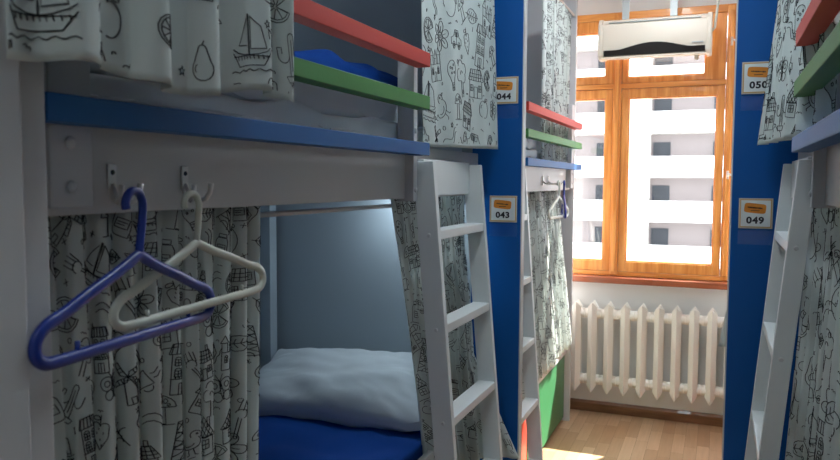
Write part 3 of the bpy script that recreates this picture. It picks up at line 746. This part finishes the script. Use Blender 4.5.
# ------------------------------------------------------------------ hangers
def catmull(pts, n=6):
    out = []
    P = [Vector(p) for p in pts]; P = [P[0]*2-P[1]]+P+[P[-1]*2-P[-2]]
    for i in range(1, len(P)-2):
        for k in range(n):
            t = k/n; a, b, c, d = P[i-1:i+3]
            out.append(.5*((2*b)+(c-a)*t+(2*a-5*b+4*c-d)*t*t+(3*b-a-3*c+d)*t**3))
    out.append(P[-2]); return out
def hanger(hx, hy, hz, ang, tilt, m, lab, s=1., group=None, drop=.19, hdir=-1):
    """hx,hy,hz: point where the hook rests on the prong; ang: direction of the bar in plan; tilt about the normal"""
    t = thing('clothes_hanger', (hx, hy, hz), lab, 'hanger', group)
    d = Vector((math.sin(ang), math.cos(ang), 0)); up = Vector((0, 0, 1))
    ct, st = math.cos(tilt), math.sin(tilt)
    dd = d*ct+up*st; uu = up*ct-d*st; nn = d.cross(up)
    O = Vector((hx, hy, hz))
    def Q(a, b, c=0): return O+dd*a*s+uu*b*s+nn*c*s
    r = .0084*s
    # loop of the body: apex, shoulders, rounded ends, lower bar
    body = [(.000,-.086),(.045,-.106),(.10,-.126),(.150,-.146),(.178,-.155),(.196,-.169),(.199,-.186),(.188,-.198),(.165,-.202),(.08,-.202),(0,-.202),(-.08,-.202),(-.165,-.202),(-.188,-.198),(-.199,-.186),(-.196,-.169),(-.178,-.155),(-.150,-.146),(-.10,-.126),(-.045,-.106)]
    cl = body+[body[0]]
    P = catmull([Q(a, b) for a, b in cl], 5)[:-1]
    MB().tube(P, r, 12, closed=True, flat=.78).build('hanger_body', m, t, smooth=True)
    hk = [(0,-.086),(.004,-.06),(.007,-.035),(.008,-.015),(.003,-.002),(-.007,.003),(-.017,-.001),(-.023,-.012),(-.022,-.022)]
    hk = [(a*hdir*-1*1.25, b) for a, b in hk]
    MB().tube(catmull([Q(a, b) for a, b in hk], 5), .0060*s, 12).build('hook', m, t, smooth=True)
    for a in (-.128, .128): MB().tube([Q(a, -.198), Q(a, -.184)], .0035*s, 8).build('strap_notch', m, t, smooth=True)
    return t
hanger(-.753, .812, 1.481, math.radians(-8.5), math.radians(-1.0), M['plastic_blue'], 'blue plastic hanger in front, hanging from the first coat hook')
hanger(-.770, .953, 1.476, math.radians(1), math.radians(2), M['plastic_white'], 'cream plastic hanger hanging behind the blue one', s=.885)
hanger(-.765, 3.80, 1.50, math.radians(4), 0, M['plastic_white'], 'tiny white hanger on the farther left bunk near the window', s=.9)
hanger(-.765, 3.93, 1.50, math.radians(-14), 0, M['plastic_blue'], 'tiny blue hanger on the farther left bunk near the window', s=.9)
def coat_hook2(y, lab):
    t = thing('coat_hook', (-.852, y, 1.46), lab, 'hook', 'steel coat hooks on the farther left side board')
    MB().box((-.852, y-.0075, 1.48), (-.847, y+.0075, 1.53)).build('hook_plate', M['chrome'], t)
    MB().tube([(-.85, y, 1.50), (-.83, y, 1.485), (-.78, y, 1.488), (-.765, y, 1.505)], .004, 8).build('long_prong', M['chrome'], t, smooth=True)
coat_hook2(3.80, 'steel coat hook carrying the tiny white hanger near the window'); coat_hook2(3.93, 'steel coat hook carrying the tiny blue hanger near the window')

# ------------------------------------------------------------------ lamps
def ceiling_fill_lamp(x, y, lab, w=.16, l=1.1, m='lamp'):
    t = thing('ceiling_fill_lamp', (x, y, 2.69), lab, 'lamp', None)
    bx((x-w/2, y-l/2, 2.725), (x+w/2, y+l/2, 2.749)).build('housing', M['white'], t)
    bx((x-w/2+.01, y-l/2+.01, 2.695), (x+w/2-.01, y+l/2-.01, 2.725)).build('diffuser', M[m], t, bevel=.006)
ceiling_fill_lamp(-.30, 1.9, 'added fill strip lamp on the ceiling halfway along the aisle')  # unseen lamp above the frame, added as fill for the dim interior
ceiling_fill_lamp(-.25, -.35, 'added fill strip lamp on the ceiling behind the camera', m='lamp_dim')  # unseen, added to brighten the near bunks and hangers
ceiling_fill_lamp(-.30, 3.7, 'added fill strip lamp on the ceiling above the aisle near the window', m='lamp_bright')  # unseen, added to lift the radiator and window wall
def reading_lamp(x, y, z, lab):
    t = thing('reading_lamp', (x, y, z), lab, 'lamp')
    MB().cyl((x, y, z+.018), (x, y, z+.005), .045, 24).build('lamp_base', M['white'], t)
    MB().cyl((x, y, z+.005), (x, y, z-.012), .038, 24).build('lamp_glass', M['reading'], t, smooth=False)
reading_lamp(-1.06, 2.48, 1.502, 'small round reading lamp under the upper bunk, shining on the lower bunk lining')

# ------------------------------------------------------------------ light
w = bpy.data.worlds.new('World'); scene.world = w; w.use_nodes = True
bg = w.node_tree.nodes['Background']; bg.inputs[0].default_value = (.86, .93, 1.0, 1); bg.inputs[1].default_value = 7.5
sun = bpy.data.lights.new('sun', 'SUN'); sun.energy = 28; sun.angle = math.radians(.6); sun.color = (1, .95, .85)
so = bpy.data.objects.new('sun', sun); COL.objects.link(so)
so.rotation_euler = Vector((-.57, -.95, -1.2)).to_track_quat('-Z', 'Y').to_euler()
so.location = (3, 10, 12)

# ------------------------------------------------------------------ camera
yaw, pit, rol = [math.radians(a) for a in (22, 3.8, .3)]
cam = bpy.data.cameras.new('camera'); co = bpy.data.objects.new('camera', cam); COL.objects.link(co)
cy, sy = math.cos(yaw), math.sin(yaw)
A = Matrix(((cy, sy, 0), (0, 0, 1), (-sy, cy, 0)))
cp, sp = math.cos(pit), math.sin(pit); Bm = Matrix(((1, 0, 0), (0, cp, sp), (0, -sp, cp)))
cr, sr = math.cos(rol), math.sin(rol); Cm = Matrix(((cr, sr, 0), (-sr, cr, 0), (0, 0, 1)))
R3 = Cm @ Bm @ A
right, up, fwd = R3[0], R3[1], R3[2]
co.matrix_world = Matrix(((right[0], up[0], -fwd[0], 0), (right[1], up[1], -fwd[1], 0), (right[2], up[2], -fwd[2], 1.5), (0, 0, 0, 1)))
cam.sensor_width = 36; cam.lens = 740/840*36; cam.clip_start = .02; cam.clip_end = 300
cam.dof.use_dof = True; cam.dof.focus_distance = 2.4; cam.dof.aperture_fstop = 7.1
scene.camera = co
scene.view_settings.view_transform = 'Standard'; scene.view_settings.look = 'None'
scene.view_settings.exposure = 0.; scene.view_settings.gamma = 1; scene.view_settings.use_curve_mapping = False
scene.cycles.use_denoising = True
scene.cycles.max_bounces = 10; scene.cycles.diffuse_bounces = 6; scene.cycles.transparent_max_bounces = 12
scene.cycles.sample_clamp_indirect = 6
